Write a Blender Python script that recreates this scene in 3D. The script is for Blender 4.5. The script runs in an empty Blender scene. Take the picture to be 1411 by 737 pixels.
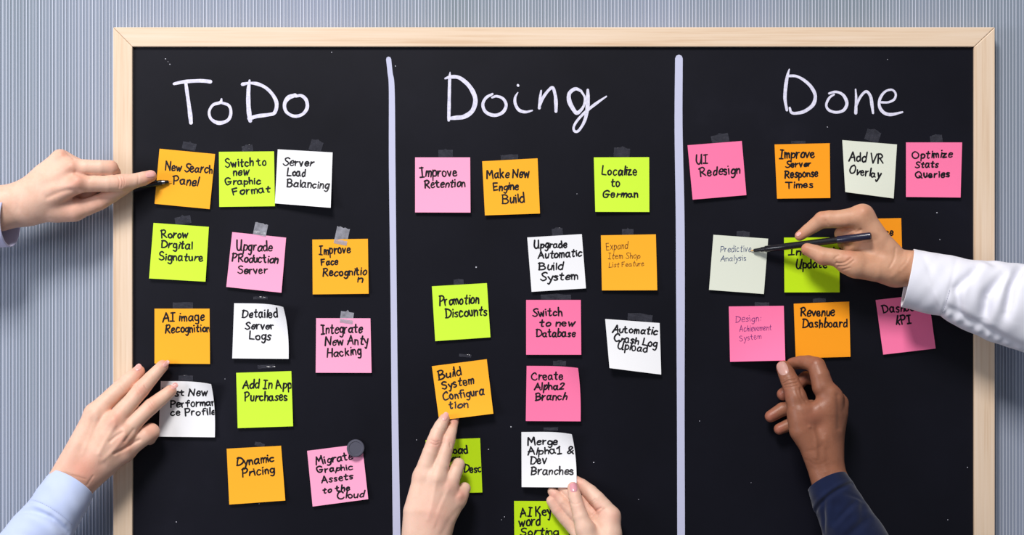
import bpy, bmesh, math, random
import numpy as np
from mathutils import Vector

# ------------------------------------------------------------ camera, world, light
ZC = 1.40            # height of the lens axis above the floor
DIST = 2000.0        # lens to board, in millimetres
scene = bpy.context.scene
COL = scene.collection

cam_data = bpy.data.cameras.new('camera')
cam_data.sensor_width = 36.0
cam_data.lens = 36.0 * DIST / 1411.0
cam_data.clip_start = 0.05
cam = bpy.data.objects.new('camera', cam_data)
cam.location = (0, -DIST / 1000, ZC)
cam.rotation_euler = (math.radians(90), 0, 0)
COL.objects.link(cam)
scene.camera = cam

world = bpy.data.worlds.new('world')
scene.world = world
world.use_nodes = True
world.node_tree.nodes['Background'].inputs['Color'].default_value = (0.80, 0.88, 1.0, 1)
world.node_tree.nodes['Background'].inputs['Strength'].default_value = 0.23

def area(name, loc, target, size, power, color, size_y=None):
    l = bpy.data.lights.new(name, 'AREA')
    l.energy = power; l.color = color
    l.shape = 'RECTANGLE'; l.size = size; l.size_y = size_y or size
    o = bpy.data.objects.new(name, l)
    o.location = loc
    o.rotation_euler = (Vector(target) - Vector(loc)).to_track_quat('-Z', 'Y').to_euler()
    COL.objects.link(o)
    return o
area('key_softbox', (-0.75, -2.7, ZC + 2.75), (0.0, 0, ZC - 0.7), 1.0, 163, (1.0, 0.965, 0.94))
area('side_softbox', (-2.2, -1.7, ZC + 0.1), (-0.5, 0, ZC - 0.2), 0.9, 26, (0.90, 0.91, 1.0))

scene.view_settings.view_transform = 'Standard'
scene.view_settings.look = 'None'
scene.view_settings.exposure = 0.0
scene.view_settings.gamma = 1.0
scene.view_settings.use_curve_mapping = False

# ------------------------------------------------------------ helpers
rnd = random.Random(7)

def P(x, y, d=0.0):
    """board sheet coordinates (mm from its top left) at a distance d mm off the board -> world metres"""
    s = (DIST - d) / DIST
    return ((x - 705.5) * s / 1000.0, -d / 1000.0, ZC + (368.5 - y) * s / 1000.0)

def lin(r, g, b):
    f = lambda c: ((c / 255 + 0.055) / 1.055) ** 2.4 if c > 10 else c / 255 / 12.92
    return (f(r), f(g), f(b), 1.0)

def mesh_obj(name, verts, faces, mats, parent=None, smooth=False, idx=None):
    me = bpy.data.meshes.new(name)
    me.from_pydata([tuple(v) for v in verts], [], [tuple(f) for f in faces])
    for m in (mats if isinstance(mats, (list, tuple)) else [mats]):
        me.materials.append(m)
    if idx is not None:
        me.polygons.foreach_set('material_index', idx)
    if smooth:
        me.polygons.foreach_set('use_smooth', [True] * len(me.polygons))
    me.update()
    o = bpy.data.objects.new(name, me)
    COL.objects.link(o)
    if parent: o.parent = parent
    return o

def tag(o, label=None, cat=None, group=None, kind=None):
    if label: o['label'] = label
    if cat: o['category'] = cat
    if group: o['group'] = group
    if kind: o['kind'] = kind
    return o

def empty(name, label, cat, group=None):
    o = bpy.data.objects.new(name, None)
    o.empty_display_size = 0.02
    COL.objects.link(o)
    return tag(o, label, cat, group)

def catmull(pts, step):
    """smooth curve through points (tuples of any length)"""
    p = np.array(pts, float)
    if len(p) < 3:
        n = max(2, int(np.linalg.norm(p[1, :2] - p[0, :2]) / step) + 1)
        t = np.linspace(0, 1, n)[:, None]
        return p[0] * (1 - t) + p[1] * t
    q = np.vstack([2 * p[0] - p[1], p, 2 * p[-1] - p[-2]])
    out = []
    for i in range(1, len(q) - 2):
        n = max(2, int(np.linalg.norm(q[i + 1, :2] - q[i, :2]) / step) + 1)
        t = np.linspace(0, 1, n, endpoint=False)[:, None]
        a, b, c, d = q[i - 1], q[i], q[i + 1], q[i + 2]
        out.append(0.5 * (2 * b + (c - a) * t + (2 * a - 5 * b + 4 * c - d) * t * t + (3 * b - a - 3 * c + d) * t ** 3))
    out.append(q[-2][None])
    return np.vstack(out)

def ribbon(c, w, verts, faces, cap=True):
    """flat 2-D pen stroke along curve c with half widths w, appended to verts (2-D) / faces"""
    n = len(c)
    w = np.full(n, w) if np.isscalar(w) else w
    t = np.gradient(c, axis=0)
    t /= np.maximum(np.linalg.norm(t, axis=1), 1e-9)[:, None]
    nn = np.stack([-t[:, 1], t[:, 0]], 1)
    b = len(verts)
    for i in range(n):
        verts.append(c[i] + nn[i] * w[i]); verts.append(c[i] - nn[i] * w[i])
    for i in range(n - 1):
        k = b + 2 * i
        faces.append((k, k + 1, k + 3, k + 2))
    if cap:
        for i, sg in ((0, -1), (n - 1, 1)):
            k = len(verts)
            ring = []
            for j in range(1, 4):
                a = math.pi * j / 4
                verts.append(c[i] + nn[i] * w[i] * math.cos(a) + t[i] * sg * w[i] * math.sin(a))
                ring.append(k + j - 1)
            e0, e1 = b + 2 * i, b + 2 * i + 1
            faces.append([e0] + ring + [e1])

# ------------------------------------------------------------ materials
def mat(name, color, rough=0.6, spec=0.4, sss=0.0, sheen=0.0):
    m = bpy.data.materials.new(name); m.use_nodes = True
    b = m.node_tree.nodes['Principled BSDF']
    b.inputs['Base Color'].default_value = color
    b.inputs['Roughness'].default_value = rough
    b.inputs['Specular IOR Level'].default_value = spec
    if sss:
        b.inputs['Subsurface Weight'].default_value = sss
        b.inputs['Subsurface Radius'].default_value = (1.0, 0.35, 0.18)
        b.inputs['Subsurface Scale'].default_value = 0.006
    if sheen: b.inputs['Sheen Weight'].default_value = sheen
    return m

class NT:
    def __init__(s, m):
        s.t = m.node_tree; s.b = s.t.nodes['Principled BSDF']
    def n(s, ty, **kw):
        x = s.t.nodes.new(ty)
        for k, v in kw.items():
            if hasattr(x, k): setattr(x, k, v)
            else: x.inputs[k.replace('_', ' ')].default_value = v
        return x
    def l(s, a, b): s.t.links.new(a, b)
    def coords(s, scale=(1, 1, 1), rot=(0, 0, 0)):
        c = s.n('ShaderNodeTexCoord'); m = s.n('ShaderNodeMapping')
        m.inputs['Scale'].default_value = scale; m.inputs['Rotation'].default_value = rot
        s.l(c.outputs['Object'], m.inputs['Vector']); return m.outputs['Vector']
    def noise(s, vec, scale, detail=3, rough=0.5):
        x = s.n('ShaderNodeTexNoise'); x.inputs['Scale'].default_value = scale
        x.inputs['Detail'].default_value = detail; x.inputs['Roughness'].default_value = rough
        s.l(vec, x.inputs['Vector']); return x.outputs['Fac']
    def ramp(s, fac, stops):
        r = s.n('ShaderNodeValToRGB'); e = r.color_ramp.elements
        while len(e) < len(stops): e.new(0.5)
        for k, (p, c) in enumerate(stops): e[k].position = p; e[k].color = c
        s.l(fac, r.inputs['Fac']); return r.outputs['Color']
    def bump(s, h, strength, dist=0.001):
        x = s.n('ShaderNodeBump'); x.inputs['Strength'].default_value = strength
        x.inputs['Distance'].default_value = dist
        s.l(h, x.inputs['Height']); s.l(x.outputs['Normal'], s.b.inputs['Normal'])

def wood_mat(name, stretch):
    m = mat(name, lin(232, 205, 180), 0.5, 0.35); k = NT(m)
    v = k.coords(stretch)
    f = k.noise(v, 6, 5, 0.6); w = k.n('ShaderNodeTexWave'); w.bands_direction = 'X'
    g = k.noise(v, 2.0, 3, 0.5)
    mx = k.n('ShaderNodeMath', operation='ADD'); k.l(f, mx.inputs[0]); k.l(g, mx.inputs[1])
    m5 = k.n('ShaderNodeMath', operation='MULTIPLY'); m5.inputs[1].default_value = 0.5; k.l(mx.outputs[0], m5.inputs[0])
    k.l(k.ramp(m5.outputs[0], [(0.36, lin(216, 184, 152)), (0.48, lin(229, 203, 175)), (0.62, lin(234, 211, 187))]), k.b.inputs['Base Color'])
    k.bump(f, 0.08, 0.0006)
    return m
wood_h = wood_mat('pale_pine_horizontal', (1.2, 60, 60))
wood_v = wood_mat('pale_pine_vertical', (60, 60, 1.2))

def board_mat():
    m = mat('black_board_lacquer', lin(14, 14, 26), 0.40, 0.22); k = NT(m)
    v = k.coords()
    a = k.noise(v, 3.5, 5, 0.6)
    k.l(k.ramp(a, [(0.35, lin(10, 10, 19)), (0.6, lin(13, 13, 24)), (0.85, lin(26, 26, 38))]), k.b.inputs['Base Color'])
    r = k.n('ShaderNodeMapRange'); r.inputs['To Min'].default_value = 0.36; r.inputs['To Max'].default_value = 0.55
    k.l(a, r.inputs['Value']); k.l(r.outputs['Result'], k.b.inputs['Roughness'])
    k.bump(k.noise(v, 900, 2), 0.05, 0.0003)
    return m
M_board = board_mat()

def paper_mat(name, c):
    m = mat(name, c, 0.75, 0.2); k = NT(m)
    k.bump(k.noise(k.coords(), 500, 3), 0.08, 0.0003)
    return m
PAPER = {
    'o': paper_mat('orange_paper', lin(255, 178, 42)), 'O': paper_mat('deep_orange_paper', lin(255, 160, 26)),
    'g': paper_mat('lime_paper', lin(206, 245, 62)), 'G': paper_mat('deep_lime_paper', lin(190, 228, 20)),
    'p': paper_mat('light_pink_paper', lin(255, 168, 203)), 'P': paper_mat('pink_paper', lin(252, 122, 168)),
    'w': paper_mat('white_paper', lin(240, 240, 242)), 'W': paper_mat('cream_grey_paper', lin(222, 226, 210)),
}
M_ink = mat('black_marker_ink', lin(14, 12, 20), 0.5, 0.3)
M_blue = mat('blue_pen_ink', lin(40, 60, 110), 0.5, 0.3)
M_brown = mat('brown_pen_ink', lin(95, 50, 20), 0.5, 0.3)
M_purple = mat('purple_pen_ink', lin(110, 35, 110), 0.5, 0.3)

def paint_mat():
    m = mat('white_paint_marker', lin(222, 220, 240), 0.7, 0.3); k = NT(m)
    f = k.noise(k.coords(), 260, 4, 0.7)
    k.l(k.ramp(f, [(0.3, lin(196, 194, 218)), (0.6, lin(232, 230, 246))]), k.b.inputs['Base Color'])
    return m
M_paint = paint_mat()
M_line = mat('lavender_tape', lin(196, 198, 224), 0.55, 0.35)
M_speck = mat('chalk_dust', lin(200, 200, 210), 0.9, 0.1)

def tape_mat(name, c, alpha, rough=0.25):
    m = mat(name, c, rough, 0.6); k = NT(m)
    f = k.noise(k.coords(), 110, 2, 0.5)
    r = k.n('ShaderNodeMapRange'); r.inputs['From Min'].default_value = 0.3; r.inputs['From Max'].default_value = 0.75
    r.inputs['To Min'].default_value = alpha * 0.6; r.inputs['To Max'].default_value = min(1, alpha * 1.5)
    k.l(f, r.inputs['Value']); k.l(r.outputs['Result'], k.b.inputs['Alpha'])
    k.bump(f, 0.6, 0.001)
    return m
M_tape_light = tape_mat('clear_tape', lin(185, 185, 195), 0.42)
M_tape_dim = tape_mat('crumpled_clear_tape', lin(74, 74, 84), 0.36, 0.16)

M_magnet = mat('dark_grey_magnet', lin(78, 78, 92), 0.45, 0.5)
M_pen = mat('black_pen_plastic', lin(16, 16, 22), 0.22, 0.6)
M_cap = mat('navy_pen_plastic', lin(24, 24, 50), 0.25, 0.7)
M_metal = mat('pen_metal', lin(130, 130, 138), 0.3, 0.5); M_metal.node_tree.nodes['Principled BSDF'].inputs['Metallic'].default_value = 1
M_nib = mat('tan_pen_nib', lin(205, 150, 80), 0.6, 0.3)

def skin_mat(name, base, flush, dark, rough=0.5, mottle=0.5):
    m = mat(name, base, rough, 0.35, sss=0.12); k = NT(m)
    v = k.coords()
    n = k.noise(v, 55, 4, 0.6)
    at = k.n('ShaderNodeAttribute'); at.attribute_name = 'flush'
    m1 = k.n('ShaderNodeMix', data_type='RGBA'); m1.inputs[6].default_value = base; m1.inputs[7].default_value = flush
    k.l(at.outputs['Fac'], m1.inputs[0])
    m2 = k.n('ShaderNodeMix', data_type='RGBA'); m2.inputs[7].default_value = dark
    r = k.n('ShaderNodeMapRange'); r.inputs['From Min'].default_value = 0.45; r.inputs['From Max'].default_value = 0.8
    r.inputs['To Max'].default_value = mottle
    k.l(n, r.inputs['Value']); k.l(r.outputs['Result'], m2.inputs[0])
    k.l(m1.outputs[2], m2.inputs[6]); k.l(m2.outputs[2], k.b.inputs['Base Color'])
    vo = k.n('ShaderNodeTexVoronoi'); vo.inputs['Scale'].default_value = 700; k.l(v, vo.inputs['Vector'])
    ad = k.n('ShaderNodeMath', operation='ADD'); k.l(vo.outputs['Distance'], ad.inputs[0]); k.l(k.noise(v, 260, 3), ad.inputs[1])
    k.bump(ad.outputs[0], 0.16, 0.0006)
    return m
SK_PALE = skin_mat('pale_skin', lin(233, 191, 168), lin(222, 142, 120), lin(212, 158, 130))
SK_PINK = skin_mat('fair_pink_skin', lin(233, 194, 172), lin(220, 140, 124), lin(216, 166, 142))
SK_TAN = skin_mat('tan_skin', lin(206, 156, 126), lin(196, 118, 92), lin(180, 124, 92))
SK_DARK = skin_mat('brown_skin', lin(150, 98, 74), lin(168, 100, 82), lin(104, 60, 42), 0.42)
M_nail = mat('fingernail', lin(236, 176, 168), 0.22, 0.5, sss=0.1)
M_nail_pink = mat('pink_fingernail', lin(222, 156, 166), 0.2, 0.6, sss=0.1)
M_nail_dark = mat('fingernail_on_brown_skin', lin(196, 150, 138), 0.3, 0.5, sss=0.1)

def cloth_mat(name, c, c2, scale=900):
    m = mat(name, c, 0.85, 0.15, sheen=0.15); k = NT(m)
    v = k.coords()
    k.l(k.ramp(k.noise(v, 30, 3), [(0.3, c2), (0.7, c)]), k.b.inputs['Base Color'])
    k.bump(k.noise(v, scale, 2), 0.25, 0.0005)
    return m
M_shirt_white = cloth_mat('white_cotton', lin(236, 236, 244), lin(228, 228, 238))
M_shirt_blue = cloth_mat('light_blue_cotton', lin(196, 208, 238), lin(188, 201, 234))
M_shirt_navy = cloth_mat('navy_knit', lin(20, 31, 64), lin(14, 22, 50), 500)
M_shirt_lilac = cloth_mat('pale_lilac_cotton', lin(205, 205, 235), lin(196, 196, 228))
M_stitch = mat('stitching_grey', lin(150, 150, 175), 0.8, 0.1)
M_stitch_navy = mat('stitching_navy', lin(18, 24, 48), 0.8, 0.1)
M_button = mat('pearl_button', lin(230, 230, 240), 0.2, 0.6)

# ------------------------------------------------------------ the room: ribbed wall and floor
def wall():
    m1 = mat('wall_groove_paint', lin(136, 147, 170), 0.5, 0.3)
    k = NT(m1)
    k.l(k.ramp(k.noise(k.coords((1, 1, 0.25)), 3.2, 3), [(0.3, lin(124, 136, 146)), (0.7, lin(150, 157, 180))]), k.b.inputs['Base Color'])
    m2 = mat('wall_rib_paint', lin(200, 206, 220), 0.4, 0.4)
    prof = []; idx = []
    x = -1400.0; yb = 22.0
    r = random.Random(3)
    while x < 1400:
        p = 4.65 + r.uniform(-0.35, 0.35); rib = 1.25 + r.uniform(-0.15, 0.25); h = 0.7 + r.uniform(-.1, .2)
        prof += [(x, yb), (x + p - rib - 0.3, yb), (x + p - rib, yb - h), (x + p - 0.3, yb - h)]
        idx += [0, 0, 1, 0]
        x += p
    verts = []
    for (a, b) in prof:
        for z in (0.0, 2.7): verts.append((a / 1000, b / 1000, z))
    faces = [(2 * i, 2 * i + 2, 2 * i + 3, 2 * i + 1) for i in range(len(prof) - 1)]
    o = mesh_obj('wall_back', verts, faces, [m1, m2], idx=idx[:len(faces)])
    tag(o, 'grey blue wall covering with fine light vertical ribs', kind='structure')
    fm = mat('floor_carpet', lin(110, 112, 118), 0.9, 0.1); kf = NT(fm); kf.bump(kf.noise(kf.coords(), 300, 3), 0.4, 0.003)
    b = 1.4
    o = mesh_obj('floor', [(-b, -3.2, -.05), (b, -3.2, -.05), (b, .03, -.05), (-b, .03, -.05), (-b, -3.2, 0), (b, -3.2, 0), (b, .03, 0), (-b, .03, 0)],
                 [(0, 3, 2, 1), (4, 5, 6, 7), (0, 1, 5, 4), (1, 2, 6, 5), (2, 3, 7, 6), (3, 0, 4, 7)], fm)
    tag(o, 'plain grey carpet floor', kind='structure')
wall()

# ------------------------------------------------------------ the board
board = empty('blackboard', 'large black board with pale pine frame split into three columns', 'blackboard')
XO0, XO1, YO0, YO1 = 157.0, 1369.5, 38.2, 960.0
XI0, XI1, YI0, YI1 = 183.5, 1341.0, 65.0, 933.0
def prism(name, quad, d0, d1, m, parent, bev=0.0012):
    """quad in board mm, from depth d0 to d1 off the board"""
    v = [P2(x, y, d0) for x, y in quad] + [P2(x, y, d1) for x, y in quad]
    f = [(0, 1, 2, 3), (7, 6, 5, 4)] + [(i, i + 4, (i + 1) % 4 + 4, (i + 1) % 4) for i in range(4)]
    o = mesh_obj(name, v, f, m, parent)
    bm = bmesh.new(); bm.from_mesh(o.data); bmesh.ops.recalc_face_normals(bm, faces=bm.faces); bm.to_mesh(o.data); bm.free()
    if bev:
        b = o.modifiers.new('bevel', 'BEVEL'); b.width = bev; b.segments = 2; b.limit_method = 'ANGLE'
    return o
def P2(x, y, d):      # straight, without the distance scaling
    return ((x - 705.5) / 1000, -d / 1000, ZC + (368.5 - y) / 1000)
g = 0.15
prism('frame_rail', [(XO0, YO0), (XO1, YO0), (XI1, YI0), (XI0, YI0)], -21, 5, wood_h, board)
prism('frame_rail', [(XO0, YO1), (XI0, YI1), (XI1, YI1), (XO1, YO1)], -21, 5, wood_h, board)
prism('frame_rail', [(XO0, YO0 + 2 * g), (XI0, YI0 + 2 * g), (XI0, YI1), (XO0, YO1)], -21, 4.9, wood_v, board)
prism('frame_rail', [(XO1, YO0 + 2 * g), (XO1, YO1), (XI1, YI1), (XI1, YI0 + 2 * g)], -21, 4.9, wood_v, board)
prism('board_panel', [(XI0 - 4, YI0 - 4), (XI1 + 4, YI0 - 4), (XI1 + 4, YI1 + 4), (XI0 - 4, YI1 + 4)], -8, 0, M_board, board, 0)

def paint_strokes(name, strokes, d, m, wscale=1.0):
    V = []; F = []
    Z = []
    for si, st in enumerate(strokes):
        c = catmull(st, 1.2)
        w = c[:, 2] / 2 * wscale
        # dry brush: small wobble of the edge
        w = w * (1 + (0.004 if name == 'divider_line' else 0.035) * np.sin(np.arange(len(w)) * 0.4 + c[0, 0]))
        n0 = len(V)
        ribbon(c[:, :2], w, V, F)
        for q in range(len(V) - n0):
            Z.append(d + si * 0.12 + 0.10 * min(1, q / (2 * len(c))))
    return mesh_obj(name, [P(v[0], v[1], z) for v, z in zip(V, Z)], F, m, board)

def crop(ox, oy, s, pts, w):
    return [(ox + p[0] / s, oy + p[1] / s, (p[2] if len(p) > 2 else w) / s) for p in pts]
T1 = lambda pts, w=20: crop(220, 80, 4.15, pts, w)
T2 = lambda pts, w=20: crop(590, 80, 3.919, pts, w)
T3 = lambda pts, w=18: crop(1050, 80, 3.909, pts, w)
LET = [
    [T1([(82, 147, 15), (130, 137), (180, 132), (240, 130), (290, 135, 22)]), T1([(150, 145, 18), (158, 205), (166, 260), (174, 320, 24), (179, 370, 22)])],
    [T1([(354, 234, 10), (346, 254, 18), (305, 268, 16), (283, 308, 15), (296, 350, 17), (340, 371, 22), (390, 355, 18), (407, 315, 18), (396, 272, 16), (350, 254, 16)])],
    [T1([(514, 128, 12), (508, 180, 22), (507, 250, 24), (511, 310, 26), (518, 358, 24)]), T1([(474, 150, 20), (512, 143, 14), (560, 148, 20), (610, 172, 18), (650, 215, 20), (669, 262, 22), (657, 312, 20), (620, 324, 20), (560, 332, 22), (512, 345, 22)])],
    [T1([(775, 212, 22), (735, 228, 26), (714, 265, 20), (725, 308, 18), (768, 332, 18), (815, 322, 18), (843, 285, 20), (838, 240, 20), (810, 215, 18), (778, 218, 16)])],
    [T2([(118, 76, 5), (116, 110, 16), (114, 200, 17), (112, 300, 18), (111, 336, 14)]), T2([(92, 110, 10), (120, 102, 18), (165, 105, 20), (212, 140, 22), (243, 185, 24), (255, 232, 24), (238, 285, 24), (195, 316, 24), (150, 322, 22), (112, 326, 16)])],
    [T2([(347, 194, 12), (312, 215, 16), (295, 252, 16), (312, 292, 18), (358, 309, 18), (402, 293, 18), (421, 255, 17), (405, 220, 15), (370, 206, 14), (345, 213, 10)])],
    [T2([(484, 146, 13), (486, 149, 13)]), T2([(484, 186, 6), (470, 212, 13), (470, 246, 16), (490, 280, 17), (525, 291, 15), (562, 283, 8)])],
    [T2([(610, 176, 10), (604, 220, 14), (600, 270, 16)]), T2([(602, 262, 10), (620, 215, 16), (648, 176, 15), (672, 160, 17), (686, 200, 17), (690, 245, 20), (690, 288, 16)])],
    [T2([(826, 178, 14), (795, 166, 18), (763, 190, 20), (762, 232, 24), (785, 278, 22), (806, 296, 20), (838, 262, 14), (846, 215, 12), (826, 178, 12)]), T2([(862, 172, 14), (862, 225, 22), (858, 285, 20), (842, 345, 16), (812, 392, 14), (790, 394, 14), (787, 368, 13), (815, 325, 14), (862, 280, 16), (910, 243, 15), (962, 207, 8)])],
    [T3([(147, 60, 6), (136, 100, 16), (127, 160, 19), (124, 220, 17), (134, 280, 14)]), T3([(142, 96, 14), (185, 98, 14), (230, 122, 16), (268, 160, 18), (287, 205, 18), (274, 252, 20), (230, 286, 18), (185, 297, 16), (158, 293, 14), (149, 268, 12)])],
    [T3([(362, 190, 12), (400, 182, 13), (438, 200, 16), (457, 243, 18), (440, 280, 16), (400, 292, 15), (360, 280, 14), (346, 252, 13), (362, 215, 13), (388, 196, 10)])],
    [T3([(504, 168, 8), (507, 220, 13), (505, 296, 17)]), T3([(507, 262, 10), (528, 212, 14), (560, 180, 14), (584, 205, 16), (592, 250, 17), (598, 296, 12)])],
    [T3([(642, 238, 12), (680, 238, 12), (712, 222, 13), (720, 193, 12), (700, 171, 11), (664, 180, 13), (637, 215, 15), (632, 258, 16), (655, 293, 18), (695, 304, 17), (756, 291, 10)])],
]
for L in LET:
    paint_strokes('painted_letter', L, 0.25, M_paint)
paint_strokes('divider_line', [[(535.5, 81.5, 7), (537.5, 100, 7), (539.8, 125, 8), (540.4, 230, 9), (542.3, 400, 8.6), (544, 560, 9), (546.5, 737, 10.5), (547.5, 800, 10.5), (549, 925, 10)]], 0.3, M_line)
paint_strokes('divider_line', [[(935.5, 80.5, 10.5), (935, 175, 11), (937, 290, 12), (937.6, 400, 12), (938, 560, 10.5), (938.5, 737, 10.5), (939, 925, 10)]], 0.3, M_line)
V = []; F = []
for (x, y, r) in [(228, 81, 1), (234, 88.5, .9), (231.5, 85, .6), (545, 91, .9), (656, 368, 1.3), (704, 588, 1.1), (673, 619, .9), (818, 637, 1.1), (243, 719, .9), (1140, 175, .8),
                  (1333, 644, .8), (1306, 716, .8), (574, 606, .7), (310, 522, .6), (795, 267, .6), (1291, 293, 1), (1295, 330, .8), (457, 72, .8), (964, 580, .7), (695, 712, .8),
                  (1223, 82, .7), (357, 694, .7), (691, 716, .6), (1035, 665, .5), (880, 688, .6), (621, 130, .4)]:
    b = len(V); r *= .8
    V += [(x + r * math.cos(a) * (1 + .3 * math.sin(3 * a + x)), y + r * math.sin(a)) for a in [k * math.pi / 3 for k in range(6)]]
    F.append(list(range(b, b + 6)))
tag(mesh_obj('chalk_speck', [P(x, y, .2) for x, y in V], F, M_speck, board), kind='stuff')

# ------------------------------------------------------------ handwriting alphabet (cap height 10)
GL = {
 'A': "0,0 1.6,5 3,10|3,10 4.6,5 6,0|.8,3.8 5.4,4.2", 'B': ".6,0 .6,10|0,9.6 3,10 5,8 3.6,5.8 1,5.3|1,5.3 4.4,4.9 5.6,2.6 3.6,.3 0,.2",
 'C': "5.6,8.2 4.6,9.8 2.4,9.4 .6,6.6 .4,3 2,.2 4.4,.2 6,1.8", 'D': "1,10 .8,5 1,0|0,9.6 3.5,9.4 6.2,6.6 6,3 3.4,.4 .5,.2",
 'E': "5,9.6 .8,9.8|.8,9.8 .8,.2|.8,.2 5.2,.4|.8,5 4.4,5.2", 'F': "5.2,9.8 .6,9.6|.8,9.6 .8,0|.8,5.2 4.2,5.4",
 'G': "5.8,8.4 3.6,9.8 1,8 .4,4.2 1.8,.6 4.4,.4 5.6,2.2 5.6,4.4|3.2,4.4 6.8,4.4", 'H': "0.4,10 .4,0|5.4,10 5.2,0|.4,5 5.3,5.2",
 'I': ".2,9.8 3.8,9.9|2,9.8 2,.2|0,.1 4,.1", 'J': "1,9.8 4,9.8|3,9.8 3,2 1.4,0 0,1.6", 'K': ".4,10 .4,0|5,9.6 .6,4.4|1.4,5 5.4,0",
 'L': ".6,10 .4,.4|.4,.4 5,.2", 'M': "0,0 1,10|1,10 3.4,4|3.4,4 6.2,10|6.2,10 7,0", 'N': "0.2,0 .8,10|.8,10 5.4,.4|5.4,.4 6,10",
 'O': "3.4,10 .8,8 .2,4 2,.2 5,1 6.4,5 5.4,8.8 3.2,9.8", 'P': ".8,0 .8,10|0,9.4 3.4,9.9 5.4,7.6 3.6,4.8 .9,4.4",
 'Q': "3.4,10 .8,8 .2,4 2,.2 5,1 6.4,5 5.4,8.8 3.2,9.8|3.8,3 6.8,-1", 'R': ".8,0 .8,10|0,9.2 3.4,9.9 5.2,7.8 3.6,5.4 1,5|2,5 5.8,0",
 'S': "5,9 3,10 .8,8.4 1.6,6 4.2,4.2 4.8,1.6 2.4,0 0,1.4", 'T': "0,9.8 6,9.8|3,9.8 3,0", 'U': ".4,10 .4,3 2.2,.1 4.6,1.8 5.2,10|5.2,10 5.2,0.4 6,0",
 'V': "0,10 3,0|3,0 6,10", 'W': "0,10 2,0|2,0 4,7|4,7 6,0|6,0 8,10", 'Y': "0,10 3,5|6,10 2,-1",
 'a': "3.8,5.4 2,6 .4,4 .5,1.2 2,.1 3.7,2 4.1,5.8|4.1,5.8 4,1.6 5,.2", 'b': ".5,10 .5,.4|.5,3.4 2,5.8 4.1,4 3.6,.8 1.6,0 .5,1.2",
 'c': "4,5.2 2.2,6 .5,4 .6,1.2 2.2,0 4.2,1.2", 'd': "3.8,5 2,5.8 .4,3.8 .6,1 2.2,.1 3.9,2|4.1,10 4.1,.2", 'e': ".6,3 3.8,3.5 3.4,5.8 1.6,5.8 .4,3.2 1,.5 2.8,0 4.2,1.2",
 'f': "4,9.4 2.6,9.8 1.8,8 1.8,0|.2,5.8 3.8,6", 'g': "3.9,5 2,6 .5,4 .8,1.2 2.6,.6 3.9,2.6|4,6 4,-1.6 2.6,-4 .6,-3.2",
 'h': ".5,10 .5,0|.5,3.4 2.2,5.8 3.7,4.6 3.8,0", 'i': ".7,6 .7,.2|.7,8.6 .9,8.9", 'j': "1.6,6 1.6,-2 0,-3|1.6,8.6 1.8,8.8",
 'k': ".5,10 .5,0|3.8,6 .8,2.8|1.4,3.4 4,0", 'l': ".6,10 .6,.2", 'm': ".3,6 .4,0|.4,3.6 1.6,5.8 2.8,4.6 2.8,0|2.8,3.6 4,5.8 5.3,4.6 5.5,0",
 'n': ".4,6 .4,0|.4,3.4 2,5.8 3.6,4.6 3.7,0", 'o': "2.3,6 .6,4.6 .4,1.8 1.8,.1 3.6,1 4.1,3.6 3.2,5.6 2.1,5.9", 'p': ".5,6 .5,-4|.5,3.6 2,5.8 4,4.4 3.6,1 1.8,.1 .6,1",
 'q': "3.8,5 2,5.8 .4,3.8 .8,.8 3.6,1.6|4,6 4,-4", 'r': ".4,6 .5,0|.5,3 1.8,5.4 3.4,5.8", 's': "3.4,5.4 1.8,6 .6,4.8 1.4,3.4 3,2.2 2.8,.4 1.2,0 .2,.8",
 't': "1.8,9 1.6,1.4 2.6,.1 3.4,.6|.1,6 3.6,6.2", 'u': ".4,6 .5,1.8 1.8,.1 3.4,2|3.7,6 3.7,.2", 'v': "0,6 1.8,0|1.8,0 3.8,6", 'w': "0,6 1.4,0|1.4,0 2.8,4.6|2.8,4.6 4.2,0|4.2,0 5.6,6",
 'x': "0,6 3.8,0|3.8,6 0,0", 'y': ".2,6 2,1.6|4,6 1.4,-4 .2,-3.4", 'z': ".2,5.8 3.6,5.8|3.6,5.8 .2,.3|.2,.3 3.8,.2",
 '1': "0,7 2.4,10|2.4,10 2.4,.2|.4,.1 4.2,.1", '2': ".4,8 2.4,10 4.6,8 3,4 .2,.2|.2,.2 5,.3", '&': "5.8,0 1.6,6.6 2.4,9.8 4.6,8.6 2,4.6 .4,1.8 2.4,0 5.8,4.6", ':': "1,5 1,5.5|1,1 1,1.5",
}
def glyph(ch):
    st = [[tuple(float(q) for q in p.split(',')) for p in s.split()] for s in GL[ch].split('|')]
    return st, max(p[0] for s in st for p in s)

def smooth(a, b, x):
    t = min(1, max(0, (x - a) / (b - a))); return t * t * (3 - 2 * t)

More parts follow.
